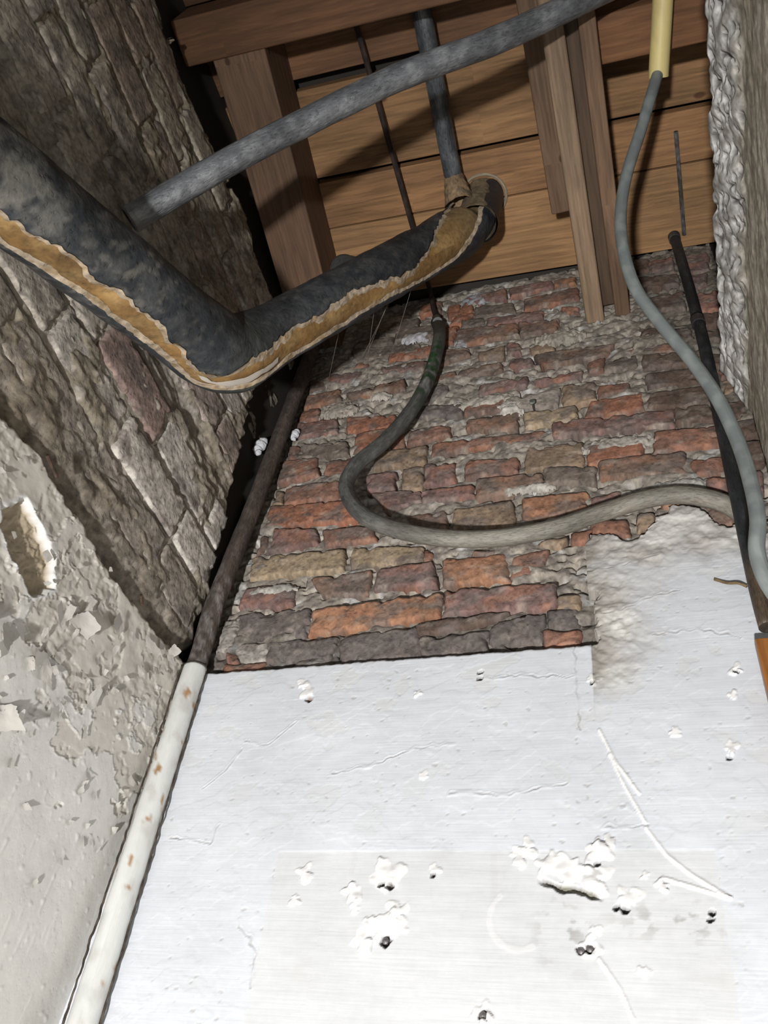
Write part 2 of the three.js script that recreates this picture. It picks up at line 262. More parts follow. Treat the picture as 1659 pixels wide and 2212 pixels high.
{ // skim of grey cement beside the pipe bracket, and white foam at the corner
  const blob = (name, m, cx, cy, w, h, hi, colr, k) => mesh(name, relief(BACK, cx - w, cx + w, cy - h, cy + h, 0.0025, (s, t) => {
    const x = (s - cx) / w, y = (t - cy) / h, e = 1 - Math.hypot(x, y) + no(s * 60, t * 60, k) * 0.45 + no(s * 170, t * 170, k) * 0.2;
    const d = -0.004 + hi * Math.sqrt(cl(e * 1.6)) + fbm(s * 150, t * 150, k, 3) * 0.003; return e < -0.15 ? null : [e < 0 ? -0.004 : d, ...colr];
  }, 2.6), m, wallBack);
  blob('cement_patch', masonry, -0.345, 3.545, 0.045, 0.03, 0.009, [0.4, 0.41, 0.44], 3);
  blob('cement_patch', masonry, -0.5, 3.40, 0.038, 0.024, 0.013, [0.55, 0.55, 0.58], 5);
  blob('cement_patch', masonry, -0.378, 3.325, 0.018, 0.024, 0.01, [0.5, 0.5, 0.52], 6);
  blob('mortar_lump', masonry, -0.135, 3.27, 0.06, 0.032, 0.016, [0.44, 0.40, 0.34], 8);
  blob('mortar_lump', masonry, -0.245, 3.02, 0.03, 0.03, 0.016, [0.6, 0.57, 0.52], 9);
  blob('mortar_lump', masonry, -0.66, 3.12, 0.05, 0.028, 0.015, [0.46, 0.42, 0.36], 10);
  blob('mortar_lump', masonry, -0.30, 3.06, 0.075, 0.022, 0.012, [0.5, 0.46, 0.40], 12);
  blob('mortar_lump', masonry, -0.56, 3.15, 0.03, 0.016, 0.014, [0.5, 0.46, 0.41], 13);
  blob('mortar_lump', masonry, -0.03, 2.845, 0.07, 0.022, 0.011, [0.48, 0.45, 0.40], 14);
  blob('mortar_lump', masonry, -0.2, 2.745, 0.05, 0.014, 0.010, [0.5, 0.47, 0.42], 15);
  blob('mortar_lump', masonry, 0.075, 2.70, 0.06, 0.016, 0.012, [0.5, 0.48, 0.45], 16);
  blob('mortar_lump', masonry, -0.69, 2.545, 0.055, 0.013, 0.010, [0.46, 0.44, 0.40], 17);
  blob('mortar_lump', masonry, 0.06, 3.19, 0.05, 0.025, 0.014, [0.30, 0.27, 0.22], 19);
  blob('mortar_lump', masonry, -0.75, 2.44, 0.02, 0.04, 0.012, [0.35, 0.32, 0.29], 20);
}
// white boarding and plaster in one skin of old paint
const mmList = (a) => a.map((p) => p.map((v) => v / 1000));
const LUMPS = mmList([[-492, 1989, 14], [-419, 1965, 15], [-412, 1943, 9], [-374, 1986, 24], [-312, 1995, 9], [-372, 1922, 26], [-352, 1938, 17], [-395, 1903, 16], [-203, 2013, 15], [-190, 2022, 12], [-105, 2019, 18], [-92, 2028, 14], [-70, 1963, 16], [-137, 1995, 30], [-166, 2000, 18], [-108, 1984, 20], [6, 2183, 11], [72, 2159, 10], [-98, 2277, 11], [97, 2280, 10], [-50, 1988, 5], [-32, 1976, 9], [-497, 1954, 8], [-238, 1831, 13], [-122, 1906, 14], [-112, 1922, 8], [-364, 2272, 7], [-553, 2292, 13], [-565, 2305, 10], [-340, 2130, 9], [88, 2236, 8], [-60, 1880, 9]]);
const HOLES = mmList([[-368, 1972, 7], [-380, 1974, 5], [-547, 2274, 7], [-364, 1905, 8], [-77, 1947, 6], [-85, 1949, 5], [-267, 2304, 5], [-268, 2293, 5], [67, 2142, 4], [-100, 2272, 4], [-238, 1828, 7], [-128, 1900, 6], [-118, 1902, 6], [-312, 1987, 4], [-106, 2002, 5], [96, 2277, 4], [20, 1945, 4], [17, 1937, 4]]);
const SLIT = mmList([[-177, 1982], [-149, 1972], [-129, 1970], [-102, 1959]]);
const SCRATCH = [[[-94, 2192], [-75, 2141], [-48, 2094]], [[-44, 2048], [-23, 2013], [1, 1990], [42, 1961]], [[-82, 2152], [-66, 2106], [-44, 2055]], [[-108, 1891], [-87, 1860], [-75, 1831]], [[-30, 1985], [42, 1961]]].map(mmList);
const CRACKS = [[[-715, 2044], [-676, 2034], [-645, 2035], [-643, 2060]], [[-570, 1926], [-555, 1905], [-535, 1887], [-531, 1845]], [[-123, 2343], [-122, 2256], [-119, 2193]], [[-263, 2292], [-209, 2294], [-127, 2285]], [[-81, 2402], [-49, 2408], [-9, 2427], [41, 2440]], [[-9, 2353], [31, 2357], [76, 2353], [112, 2336]], [[-74, 2074], [-65, 2077], [-48, 2068]], [[-95, 2049], [-42, 2050]], [[-170, 2490], [-60, 2500], [20, 2520]], [[-640, 2200], [-600, 2190], [-560, 2230]], [[-480, 2140], [-420, 2150], [-360, 2175], [-300, 2180]], [[-300, 2100], [-220, 2098], [-140, 2112]], [[-690, 2120], [-660, 2150], [-640, 2190]]].map(mmList);
function segDist(pl, x, y) { let d = 1e9; for (let i = 0; i + 1 < pl.length; i++) { const [ax, ay] = pl[i], [bx, by] = pl[i + 1], ex = bx - ax, ey = by - ay, t = cl(((x - ax) * ex + (y - ay) * ey) / (ex * ex + ey * ey)); d = Math.min(d, Math.hypot(x - ax - ex * t, y - ay - ey * t)); } return d; }
{
  const UP = [0.635, 0.665, 0.71], LOW = [0.63, 0.65, 0.668], BARE = [0.82, 0.82, 0.815], HOLE = [0.10, 0.085, 0.075], OLD = [0.62, 0.62, 0.59], ROUGH = [0.42, 0.40, 0.375];
  const skin = relief(BACK, -0.80, 0.222, 1.70, 2.66, 0.0016, (s, t) => {
    const j = no(s * 45, t * 45, 2) * 0.010 + no(s * 150, t * 150, 3) * 0.004, edge = t > TOP - 0.02 && s < -0.1 ? TOP - t + no(s * 60, 1, 3) * 0.002 + no(s * 200, 2, 3) * 0.0008 : inside(POLY, s, t) + (s > -0.1 || t > TOP ? j : 0);
    if (edge < -0.012) return null;
    const onBoard = s < -0.099 && t < TOP + 0.01;
    let base = 0.0165 + (onBoard ? 0.0012 : 0) * sm(2.17, 2.24, t), c = UP;
    const panel = sm(2.0195, 2.0185, t) * sm(-0.538, -0.5365, s - (t - 2.02) * -0.03) * sm(0.034, 0.032, s);
    c = mix(c, LOW, panel); base -= panel * 0.00025;
    // old flaked layers: low terraces with crisp edges
    const n = fbm(s * 7, t * 9, 6.1, 5), n2 = fbm(s * 16, t * 20, 9.4, 5), calm = 1 - panel * 0.85, vis = sm(1.95, 2.3, t) * 0.5 + 0.5;
    for (const l of [-0.14, 0.06, 0.2]) base += sm(l, l + 0.005, n) * 0.00026 * calm;
    const bare = sm(0.2, 0.206, n2) * calm * vis; base -= bare * 0.0003; c = mix(c, OLD, bare * 0.3);
    base += fbm(s * 5, t * 5, 3, 3) * 0.003 + no(s * 26, t * 60, 4) * 0.00035;
    const speck = no(s * 90, t * 130, 33); if (speck > 0.52 && n2 > -0.05 && calm > 0.5) { const k = sm(0.52, 0.6, speck); base -= k * 0.0006; c = mix(c, ROUGH, k * 0.5); }
    const wob = no(s * 70, t * 70, 12) * 0.006;
    for (const p of CRACKS) { const d = segDist(p, s + wob * 0.7, t + wob); if (d < 0.004) { const k = sm(0.0022, 0.0006, d) * (0.55 + no(s * 50, t * 50, 77)); base += sm(0.004, 0.0015, d) * 0.0008 - k * 0.0022; c = mix(c, [0.3, 0.28, 0.26], cl(k) * 0.6); } }
    for (const p of SCRATCH) { const d = segDist(p, s, t) - no(s * 120, t * 120, 5) * 0.0008; if (d < 0.004) { const k = sm(0.0026, 0.0012, d); base += k * 0.0016; c = mix(c, BARE, k); } }
    if (panel > 0.5) { // drips and scuffs inside the old outline
      const sc = sm(0.06, 0.22, fbm(s * 40, t * 60, 14, 4)); const where = Math.max(Math.exp(-(((s + 0.147) / 0.03) ** 2 + ((t - 1.92) / 0.035) ** 2)), Math.exp(-(((s + 0.02) / 0.06) ** 2 + ((t - 1.935) / 0.02) ** 2)));
      c = mix(c, [0.42, 0.42, 0.41], cl(sc * where * 1.1));
      const drip = Math.max(sm(0.005, 0.003, Math.abs(s + 0.232 + no(1, t * 30, 2) * 0.003)) * sm(1.955, 1.962, t) * sm(2.018, 2.012, t), sm(0.005, 0.003, Math.abs(s + 0.424 + no(3, t * 30, 2) * 0.004)) * sm(1.985, 1.99, t)); c = mix(c, [0.6, 0.61, 0.62], drip * 0.6);
      c = mix(c, [0.58, 0.58, 0.57], sm(0.1, 0.4, fbm(s * 12, t * 14, 15, 4)) * 0.3);
    }
    for (const [x, y, r] of LUMPS) {
      const dx = s - x, dy = t - y, R = Math.hypot(dx, dy); if (R > r * 1.7) continue;
      const a = Math.atan2(dy, dx), rad = r * (0.78 + no(Math.cos(a) * 1.1 + x * 90, Math.sin(a) * 1.1 + y * 90, 1) * 0.9 + no(s * 110, t * 110, 9) * 0.3), q = R / rad;
      if (q < 1.05) { const k = sm(1.05, 0.94, q); c = mix(c, BARE, k); base += k * (0.0012 + (1 - q) * r * 0.07 + fbm(s * 45, t * 45, 40, 2) * 0.0045 * cl(r / 0.015) + (dy < 0 ? -dy / r * 0.0018 : 0)); }
    }
    for (const [x, y, r] of HOLES) {
      const R = Math.hypot(s - x, t - y) / (r * (0.85 + no(s * 160, t * 160, 21) * 0.6)); if (R < 1) { const k = sm(1, 0.7, R); base -= k * 0.013; c = mix(c, x === -0.547 ? [0.2, 0.1, 0.06] : HOLE, k); }
    }
    { const d = segDist(SLIT, s, t) / (0.005 * (0.8 + no(s * 90, t * 90, 3) * 0.9)), taper = sm(-0.18, -0.165, s) * sm(-0.098, -0.115, s); if (d < 1 && t < 1.99) { const k = sm(1, 0.6, d) * taper; base -= k * 0.010; c = mix(c, [0.2, 0.19, 0.15], k); } }
    { const R = Math.hypot(s + 0.2, t - 1.935), a = Math.atan2(t - 1.935, s + 0.2); const k = sm(0.0045, 0.0025, Math.abs(R - 0.036) - no(a * 3, 1, 4) * 0.002) * (a > 2.2 || a < -1.0 ? 1 : 0); c = mix(c, BARE, k * 0.3); base += k * 0.0003; }   // arc scraped into the paint
    // grey, worn plaster towards its broken upper edge
    const worn = onBoard ? 0 : sm(0.125, 0.035, edge + n * 0.09) ;
    if (worn > 0) { c = mix(c, mix(ROUGH, [0.62, 0.61, 0.58], sm(-0.2, 0.25, n2)), worn); base += worn * (fbm(s * 45, t * 45, 50, 3) * 0.0065); if (s < -0.06) c = mix(c, [0.26, 0.235, 0.205], worn * sm(-0.05, -0.11, s) * 0.85); }
    const dirtL = sm(-0.74, -0.775, s); c = mix(c, [0.55, 0.53, 0.49], dirtL * 0.4 * sm(-0.1, 0.25, n2));
    const roll = 1 - cl(edge / 0.006); base -= roll * roll * 0.004;
    if (edge < 0) base = -0.012;
    return [base, ...c];
  }, 2.2);
  mesh('plaster', skin, paint, wallBack);
  mesh('plaster_base', box(-0.82, 0.34, 0, 1.702, -0.03, 0.017), sideWall, wallBack);
}

// ---------------------------------------------------------------- the left wall: rendered bricks over flaking plaster
const wallLeft = structure(group('wall_left'));
mesh('wall_core', box(-1.04, -0.835, 0, 3.40, -0.24, 2.7), soot, wallLeft);
mesh('wall_core', box(-1.04, -0.845, 3.40, 3.655, -0.24, 2.7), soot, wallLeft);
mesh('plaster_base', box(-0.828, -0.79, 0, 1.62, 0.0, 2.7), sideWall, wallLeft);
mesh('plaster_base', box(-0.828, -0.79, 1.62, 3.36, 1.16, 2.7), sideWall, wallLeft);
{
  const WASH = [0.50, 0.455, 0.39], OLIVE = [0.31, 0.265, 0.185], PALE = [0.64, 0.60, 0.555];
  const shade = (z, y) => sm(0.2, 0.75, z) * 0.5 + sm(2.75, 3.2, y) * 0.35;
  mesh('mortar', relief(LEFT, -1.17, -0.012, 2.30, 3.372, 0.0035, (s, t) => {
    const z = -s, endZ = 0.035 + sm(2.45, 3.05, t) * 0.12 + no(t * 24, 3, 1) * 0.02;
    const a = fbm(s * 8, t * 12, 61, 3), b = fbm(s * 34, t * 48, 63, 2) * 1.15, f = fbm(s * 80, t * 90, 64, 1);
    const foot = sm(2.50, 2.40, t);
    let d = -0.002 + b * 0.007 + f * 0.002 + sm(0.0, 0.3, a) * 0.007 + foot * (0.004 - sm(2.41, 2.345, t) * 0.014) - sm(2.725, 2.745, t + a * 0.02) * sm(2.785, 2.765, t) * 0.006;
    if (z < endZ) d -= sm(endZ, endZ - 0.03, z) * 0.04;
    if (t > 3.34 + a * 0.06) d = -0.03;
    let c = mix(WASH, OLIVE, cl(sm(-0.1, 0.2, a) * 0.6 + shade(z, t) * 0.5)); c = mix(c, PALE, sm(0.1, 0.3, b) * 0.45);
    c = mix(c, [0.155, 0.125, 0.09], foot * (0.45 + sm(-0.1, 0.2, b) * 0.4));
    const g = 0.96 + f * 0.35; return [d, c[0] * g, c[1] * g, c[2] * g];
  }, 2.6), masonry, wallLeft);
  const rows = [[2.412, 2.496, [0.2, 0.43, 0.66, 0.88]], [2.510, 2.592, [0.19, 0.407, 0.61, 0.82]], [2.606, 2.700, [0.123, 0.328, 0.535, 0.75, 0.96]], [2.785, 2.878, [0.205, 0.415, 0.62, 0.83]], [2.890, 2.962, [0.12, 0.30, 0.51, 0.73, 0.94]],
    [2.974, 3.044, [0.22, 0.42, 0.64, 0.85]], [3.060, 3.143, [0.31, 0.52, 0.72, 0.93]], [3.157, 3.236, [0.2, 0.41, 0.62, 0.80, 1.0]], [3.250, 3.322, [0.3, 0.47, 0.69, 0.9]]];
  for (const [y0, y1, joints] of rows) {
    const zs = [0.05 + sm(2.5, 3.05, y0) * 0.1, ...joints.filter((j) => j > 0.12), 1.15];
    for (let i = 0; i + 1 < zs.length; i++) {
      const a = zs[i] + rr(0.004, 0.007), b = zs[i + 1] - rr(0.004, 0.007), u = rr(-3, 3), w = rr(-3, 3); if (b - a < 0.03) continue;
      const q = [-b * 1000, y1 * 1000 + u, -a * 1000, y1 * 1000 + w, -a * 1000, y0 * 1000 + w, -b * 1000, y0 * 1000 + u];
      const m = (a + b) / 2, red = y0 > 2.6 && y0 < 2.7 && m > 0.34 && m < 0.52;
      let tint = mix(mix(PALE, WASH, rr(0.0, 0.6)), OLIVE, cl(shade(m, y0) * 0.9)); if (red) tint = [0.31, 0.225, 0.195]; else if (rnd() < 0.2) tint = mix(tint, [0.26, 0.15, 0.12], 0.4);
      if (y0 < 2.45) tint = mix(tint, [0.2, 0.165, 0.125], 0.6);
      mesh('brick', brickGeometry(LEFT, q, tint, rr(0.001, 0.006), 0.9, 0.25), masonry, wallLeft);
    }
  }
  // lower plaster with torn distemper
  const TOPL = [[-1.2, 2.325], [-0.75, 2.322], [-0.594, 2.330], [-0.52, 2.352], [-0.49, 2.345], [-0.355, 2.337], [-0.268, 2.330], [-0.204, 2.336], [-0.122, 2.338], [-0.028, 2.357], [0.05, 2.36]];
  const topAt = (s) => { for (let i = 0; i + 1 < TOPL.length; i++) if (s <= TOPL[i + 1][0]) { const k = (s - TOPL[i][0]) / (TOPL[i + 1][0] - TOPL[i][0]); return TOPL[i][1] + (TOPL[i + 1][1] - TOPL[i][1]) * k; } return 2.36; };
  const CREAM = [0.63, 0.595, 0.53], FILM = [0.70, 0.685, 0.655], CORE = [0.33, 0.26, 0.17], PIT = [0.42, 0.35, 0.25], SNOW = [0.72, 0.72, 0.70];
  const HOLE = mmList([[-512, 2240], [-490, 2280], [-440, 2273], [-398, 2257], [-368, 2222], [-394, 2183], [-450, 2195], [-498, 2218]]);
  mesh('plaster', relief(LEFT, -1.165, 0.0, 1.60, 2.375, 0.0018, (s, t) => {
    const edge = topAt(s) - t + no(s * 50, t * 50, 71) * 0.006 + no(s * 170, t * 170, 72) * 0.002; if (edge < -0.012) return null;
    const n = fbm(s * 8, t * 10, 73, 5), n2 = fbm(s * 17, t * 20, 75, 4), up = sm(2.0, 2.26, t), mid = sm(1.82, 2.12, t), band = sm(0.16, 0.06, edge);
    let d = 0.0125 + fbm(s * 4, t * 4, 78, 3) * 0.004 - up * 0.001, c = FILM;
    const peel = up * 0.24 + mid * 0.12 - 0.24;                       // more bare towards the broken top
    const bare = sm(-0.008, 0.004, n * 0.6 + n2 * 0.45 + peel), bare2 = sm(-0.006, 0.004, n2 * 0.7 - n * 0.25 + peel - 0.10);
    d -= bare * 0.0008 + bare2 * 0.0009; c = mix(c, CREAM, bare * 0.75); c = mix(c, [0.56, 0.53, 0.47], bare2 * 0.65);
    d += bare2 * fbm(s * 70, t * 70, 81, 3) * 0.0026 + fbm(s * 24, t * 24, 83, 3) * 0.0022 * (0.3 + up);
    const curl = sm(0.03, 0.0, Math.abs(n * 0.6 + n2 * 0.45 + peel)) * (1 - bare); d += curl * 0.0008 * (0.4 + mid); // lifted lips along the tears
    const bub = no(s * 75, t * 75, 85); if (bub > 0.42 && t < 2.2) d += sm(0.42, 0.6, bub) * 0.0006;
    const run = sm(0.42, 0.5, no(s * 90, t * 14, 87)) * sm(2.1, 1.9, t); d += run * 0.0003;
    const stain = sm(0.05, 0.3, fbm(s * 7, t * 5, 88, 4)) * sm(2.15, 1.95, t); c = mix(c, [0.53, 0.515, 0.49], stain * 0.5);
    c = mix(c, CREAM, band * 0.5); c = mix(c, CORE, sm(0.012, 0.0, edge) * 0.5);
    const h = inside(HOLE, s, t) + no(s * 70, t * 70, 91) * 0.006;
    if (h > -0.014) { d += sm(-0.014, -0.002, h) * 0.001; c = mix(c, SNOW, sm(-0.007, -0.003, h)); if (h > 0) { d -= sm(0, 0.006, h) * 0.013 - fbm(s * 80, t * 80, 93, 3) * 0.006; c = mix(c, PIT, sm(0.002, 0.006, h)); } }
    const roll = 1 - cl(edge / 0.007); d -= roll * roll * 0.005; if (edge < 0) d = -0.02;
    return [d, ...c];
  }, 2.2), distemper, wallLeft);
  // curled flakes of paint standing off the plaster
  const FL = [[332, 2206, 22], [277, 2262, 20], [387, 2243, 15], [350, 2111, 20], [277, 2292, 14], [90, 2325, 22], [117, 2318, 18], [303, 2109, 16], [322, 2037, 18], [297, 1993, 14], [244, 1967, 13], [201, 2104, 12], [63, 2106, 12], [60, 2031, 10], [128, 2045, 10], [167, 1905, 9], [432, 2151, 24], [378, 2279, 16], [143, 2253, 15], [240, 2200, 14], [215, 2238, 12], [410, 2080, 20], [390, 2020, 22], [350, 1990, 18], [310, 2150, 18], [260, 2150, 14], [180, 2190, 14], [300, 2240, 15], [450, 2110, 22], [420, 1960, 20], [295, 2215, 34], [345, 2195, 30], [235, 2275, 28], [330, 2120, 38], [270, 2085, 30], [400, 2110, 34], [92, 2330, 24], [150, 2300, 22], [345, 2030, 30], [215, 2150, 24]];
  for (let i = 0; i < 70; i++) { const z = rr(0.04, 0.62), y = 2.335 - Math.pow(rnd(), 1.5) * 0.42; FL.push([z * 1000, y * 1000 - 8, rr(6, 13)]); }
  for (const [z, y, r0] of FL) {
    const r = r0 / 1000 * 0.8, a0 = rr(0, 6.3), k = rr(0, 90), lift = rr(0.06, 0.32), bend = rr(6, 16), pos = [], uv = [], col = [], idx = [], n = 9;
    const nv = 4 + Math.floor(rnd() * 2), shard = Array.from({ length: nv }, (_, i) => { const a = (i + rr(-0.32, 0.32)) / nv * 6.2832, q = rr(0.55, 1.25); return [Math.cos(a) * q, Math.sin(a) * q * 0.7]; });
    const reach = (a) => { let m = 0.2; const cx = Math.cos(a), sx = Math.sin(a); for (let i = 0; i < nv; i++) { const [ax, ay] = shard[i], [bx, by] = shard[(i + 1) % nv], ex = bx - ax, ey = by - ay, den = cx * ey - sx * ex, t = (ax * ey - ay * ex) / den, u = (ax * sx - ay * cx) / den; if (t > 0 && u >= 0 && u <= 1) m = Math.max(m, t); } return m; };
    for (let j = 0; j <= n; j++) for (let i = 0; i <= n; i++) {
      let x = i / n - 0.5, w = j / n - 0.5; const len = Math.hypot(x, w) * 2, ang = Math.atan2(w, x), sh = reach(ang) * 0.95 + no(Math.cos(ang) * 5, Math.sin(ang) * 5, k) * 0.1; const sq = Math.max(Math.abs(x), Math.abs(w)) / (Math.hypot(x, w) + 1e-6);
      x *= 2 * r * sh * sq * 1.2; w *= 2 * r * sh * sq * 1.2;
      const up = Math.max(0, x + r * 0.35), d = 0.0155 + up * lift + up * up * bend * 0.4 + no(x * 90, w * 90, k) * 0.001;
      const s = -z / 1000 + x * Math.cos(a0) - w * Math.sin(a0), t = y / 1000 + x * Math.sin(a0) + w * Math.cos(a0); pos.push(...LEFT(Math.min(s, -0.004), t, Math.max(0.009, d - (len > 0.9 ? 0.0 : 0)))); uv.push(s * 2, t * 2); { const g = 0.97 + no(k, z, y) * 0.12; col.push(0.66 * g, 0.635 * g, 0.59 * g); };
    }
    for (let j = 0; j < n; j++) for (let i = 0; i < n; i++) { const a = j * (n + 1) + i; idx.push(a, a + 1, a + n + 1, a + 1, a + n + 2, a + n + 1); }
    mesh('paint_flake', geom(pos, idx, uv, col), distemper, wallLeft);
  }
}

// ---------------------------------------------------------------- the right wall: rough plaster that stops below the ceiling
const wallRight = structure(group('wall_right'));
mesh('wall_core', box(0.235, 0.36, 0, 3.16, -0.03, 2.7), sideWall, wallRight);
mesh('wall_core', box(0.33, 0.42, 3.1, 3.9, -0.24, 2.7), soot, wallRight);
mesh('plaster_base', box(0.209, 0.24, 0, 1.9, 0.02, 2.7), sideWall, wallRight);
mesh('plaster_base', box(0.209, 0.24, 1.9, 3.1, 1.3, 2.7), sideWall, wallRight);
mesh('plaster', relief(RIGHT, 0.004, 1.305, 1.86, 3.25, 0.0035, (s, t) => {
  const top = 2.985 + no(s * 16, 1, 5) * 0.03 + no(s * 50, 2, 5) * 0.012, edge = top - t, back = s - 0.012 - no(t * 20, 4, 7) * 0.016 - sm(2.62, 2.7, t) * sm(3.2, 3.0, t) * 0.015;
  const n = fbm(s * 9, t * 9, 101, 4), f = fbm(s * 34, t * 34, 103, 2) * 1.2, g = fbm(s * 80, t * 80, 105, 1), e = Math.min(edge, back);
  if (e < -0.016) return null;
  const strip = sm(0.15, 0.11, edge + n * 0.03), lowW = sm(2.56, 2.46, t + n * 0.1);
  let d = 0.0 + n * 0.004 + strip * (0.004 + f * 0.0065 + g * 0.001) + cl(1 - edge / 0.14) * 0.030 + f * 0.003 - sm(0.02, 0.0, e) * 0.012;
  let c = mix([0.52, 0.46, 0.36], [0.62, 0.57, 0.48], sm(-0.2, 0.25, n)); c = mix(c, [0.26, 0.23, 0.17], sm(0.06, 0.25, f) * 0.6);
  c = mix(c, mix([0.66, 0.655, 0.64], [0.40, 0.38, 0.35], sm(0.0, 0.25, f)), strip); c = mix(c, [0.64, 0.63, 0.61], lowW);
  if (strip > 0.4 && g + f * 0.6 < -0.16) { c = mix(c, [0.08, 0.07, 0.06], 0.8); d -= 0.006; }
  if (e < 0) d = -0.03;
  return [d, ...c];
}, 2.2), roughWall, wallRight);

// ---------------------------------------------------------------- floor, front, ceiling
structure(mesh('floor', box(-1.04, 0.42, -0.1, 0, -0.24, 2.8), floorMat));
structure(mesh('wall_front', box(-1.04, 0.42, 2.15, 3.9, 2.7, 2.8), sideWall));
const ceiling = structure(group('ceiling'));
mesh('ceiling_slab', box(-1.04, 0.42, 3.66, 3.8, -0.24, 2.8), soot, ceiling);
mesh('ceiling_slab', box(-1.04, 0.42, 3.5, 3.66, 1.1, 2.8), soot, ceiling);
{
  // floor boards seen from below: z of their edges, tint; they lie slightly askew
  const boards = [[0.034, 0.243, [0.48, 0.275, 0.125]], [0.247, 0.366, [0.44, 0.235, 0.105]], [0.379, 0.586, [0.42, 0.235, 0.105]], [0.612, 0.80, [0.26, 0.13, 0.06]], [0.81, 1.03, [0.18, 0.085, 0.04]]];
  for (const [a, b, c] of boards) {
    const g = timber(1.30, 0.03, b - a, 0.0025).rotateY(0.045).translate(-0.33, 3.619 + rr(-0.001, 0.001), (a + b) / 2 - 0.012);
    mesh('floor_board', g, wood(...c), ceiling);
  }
}
// ---------------------------------------------------------------- joists and noggins
const put = (name, g, m, label, category, grp) => tag(mesh(name, g, m), label, category, grp);
const dirtyWood = (geo, c) => geo;
put('ceiling_joist', timber(0.122, 0.16, 0.93, 0.004).rotateY(0.095).translate(-0.750, 3.528, 0.285), wood(0.205, 0.12, 0.072), 'reddish brown joist beside the left wall, crossed by the sloping grey pipe', 'joist');
{
  const j = group('ceiling_joist'); tag(j, 'pale worn double joist in the middle right, its end let into the brick wall', 'joist');
  mesh('joist_plank', timber(0.043, 0.29, 1.15, 0.005).translate(-0.052, 3.48, 0.56), wood(0.34, 0.235, 0.15), j);
  mesh('joist_plank', timber(0.034, 0.28, 1.15, 0.004).translate(0.012, 3.485, 0.56), wood(0.24, 0.145, 0.085), j);
  mesh('joist_core', timber(0.03, 0.24, 1.1, 0.003).translate(-0.019, 3.485, 0.56), wood(0.12, 0.075, 0.045), j);
}
put('batten', timber(0.043, 0.12, 0.60, 0.004).translate(-0.096, 3.512, 0.52), wood(0.22, 0.135, 0.08), 'short brown batten nailed along the left side of the pale double joist', 'batten');
put('ceiling_noggin', timber(0.86, 0.125, 0.092, 0.004).rotateY(0.05).translate(-0.40, 3.506, 0.756), wood(0.20, 0.095, 0.042), 'wide brown cross timber at the top, spanning left joist to middle joist', 'noggin');
put('ceiling_noggin', timber(0.30, 0.12, 0.09, 0.004).rotateY(0.04).translate(0.17, 3.46, 0.565), wood(0.26, 0.12, 0.05), 'orange brown cross timber behind the yellow tube, ending at the right wall', 'noggin');

// ---------------------------------------------------------------- the tarred waste pipe with its torn wrapping
const WASTE = (() => {
  const P = [V(-0.725, 2.436, 0.907), V(-0.665, 2.729, 0.397), V(-0.318, 3.452, 0.233), V(-0.280, 3.645, 0.255)], cut = [0, 0.052, 0.07, 0], out = [];
  const u0 = P[0].clone().sub(P[1]).normalize(); out.push(...line(P[0].clone().addScaledVector(u0, 0.55), P[0], 56).slice(0, -1));
  for (let i = 0; i < 3; i++) {
    const d = P[i + 1].clone().sub(P[i]).normalize(), a = P[i].clone().addScaledVector(d, cut[i]), e = P[i + 1].clone().addScaledVector(d, -cut[i + 1]);
    out.push(...line(a, e, Math.max(2, Math.round(a.distanceTo(e) / 0.006))));
    if (i < 2) { const d2 = P[i + 2].clone().sub(P[i + 1]).normalize(), e2 = P[i + 1].clone().addScaledVector(d2, cut[i + 1]); for (let k = 1; k < 18; k++) { const t = k / 18; out.push(e.clone().multiplyScalar((1 - t) ** 2).addScaledVector(P[i + 1], 2 * t * (1 - t)).addScaledVector(e2, t * t)); } }
  }
  return out;
})();
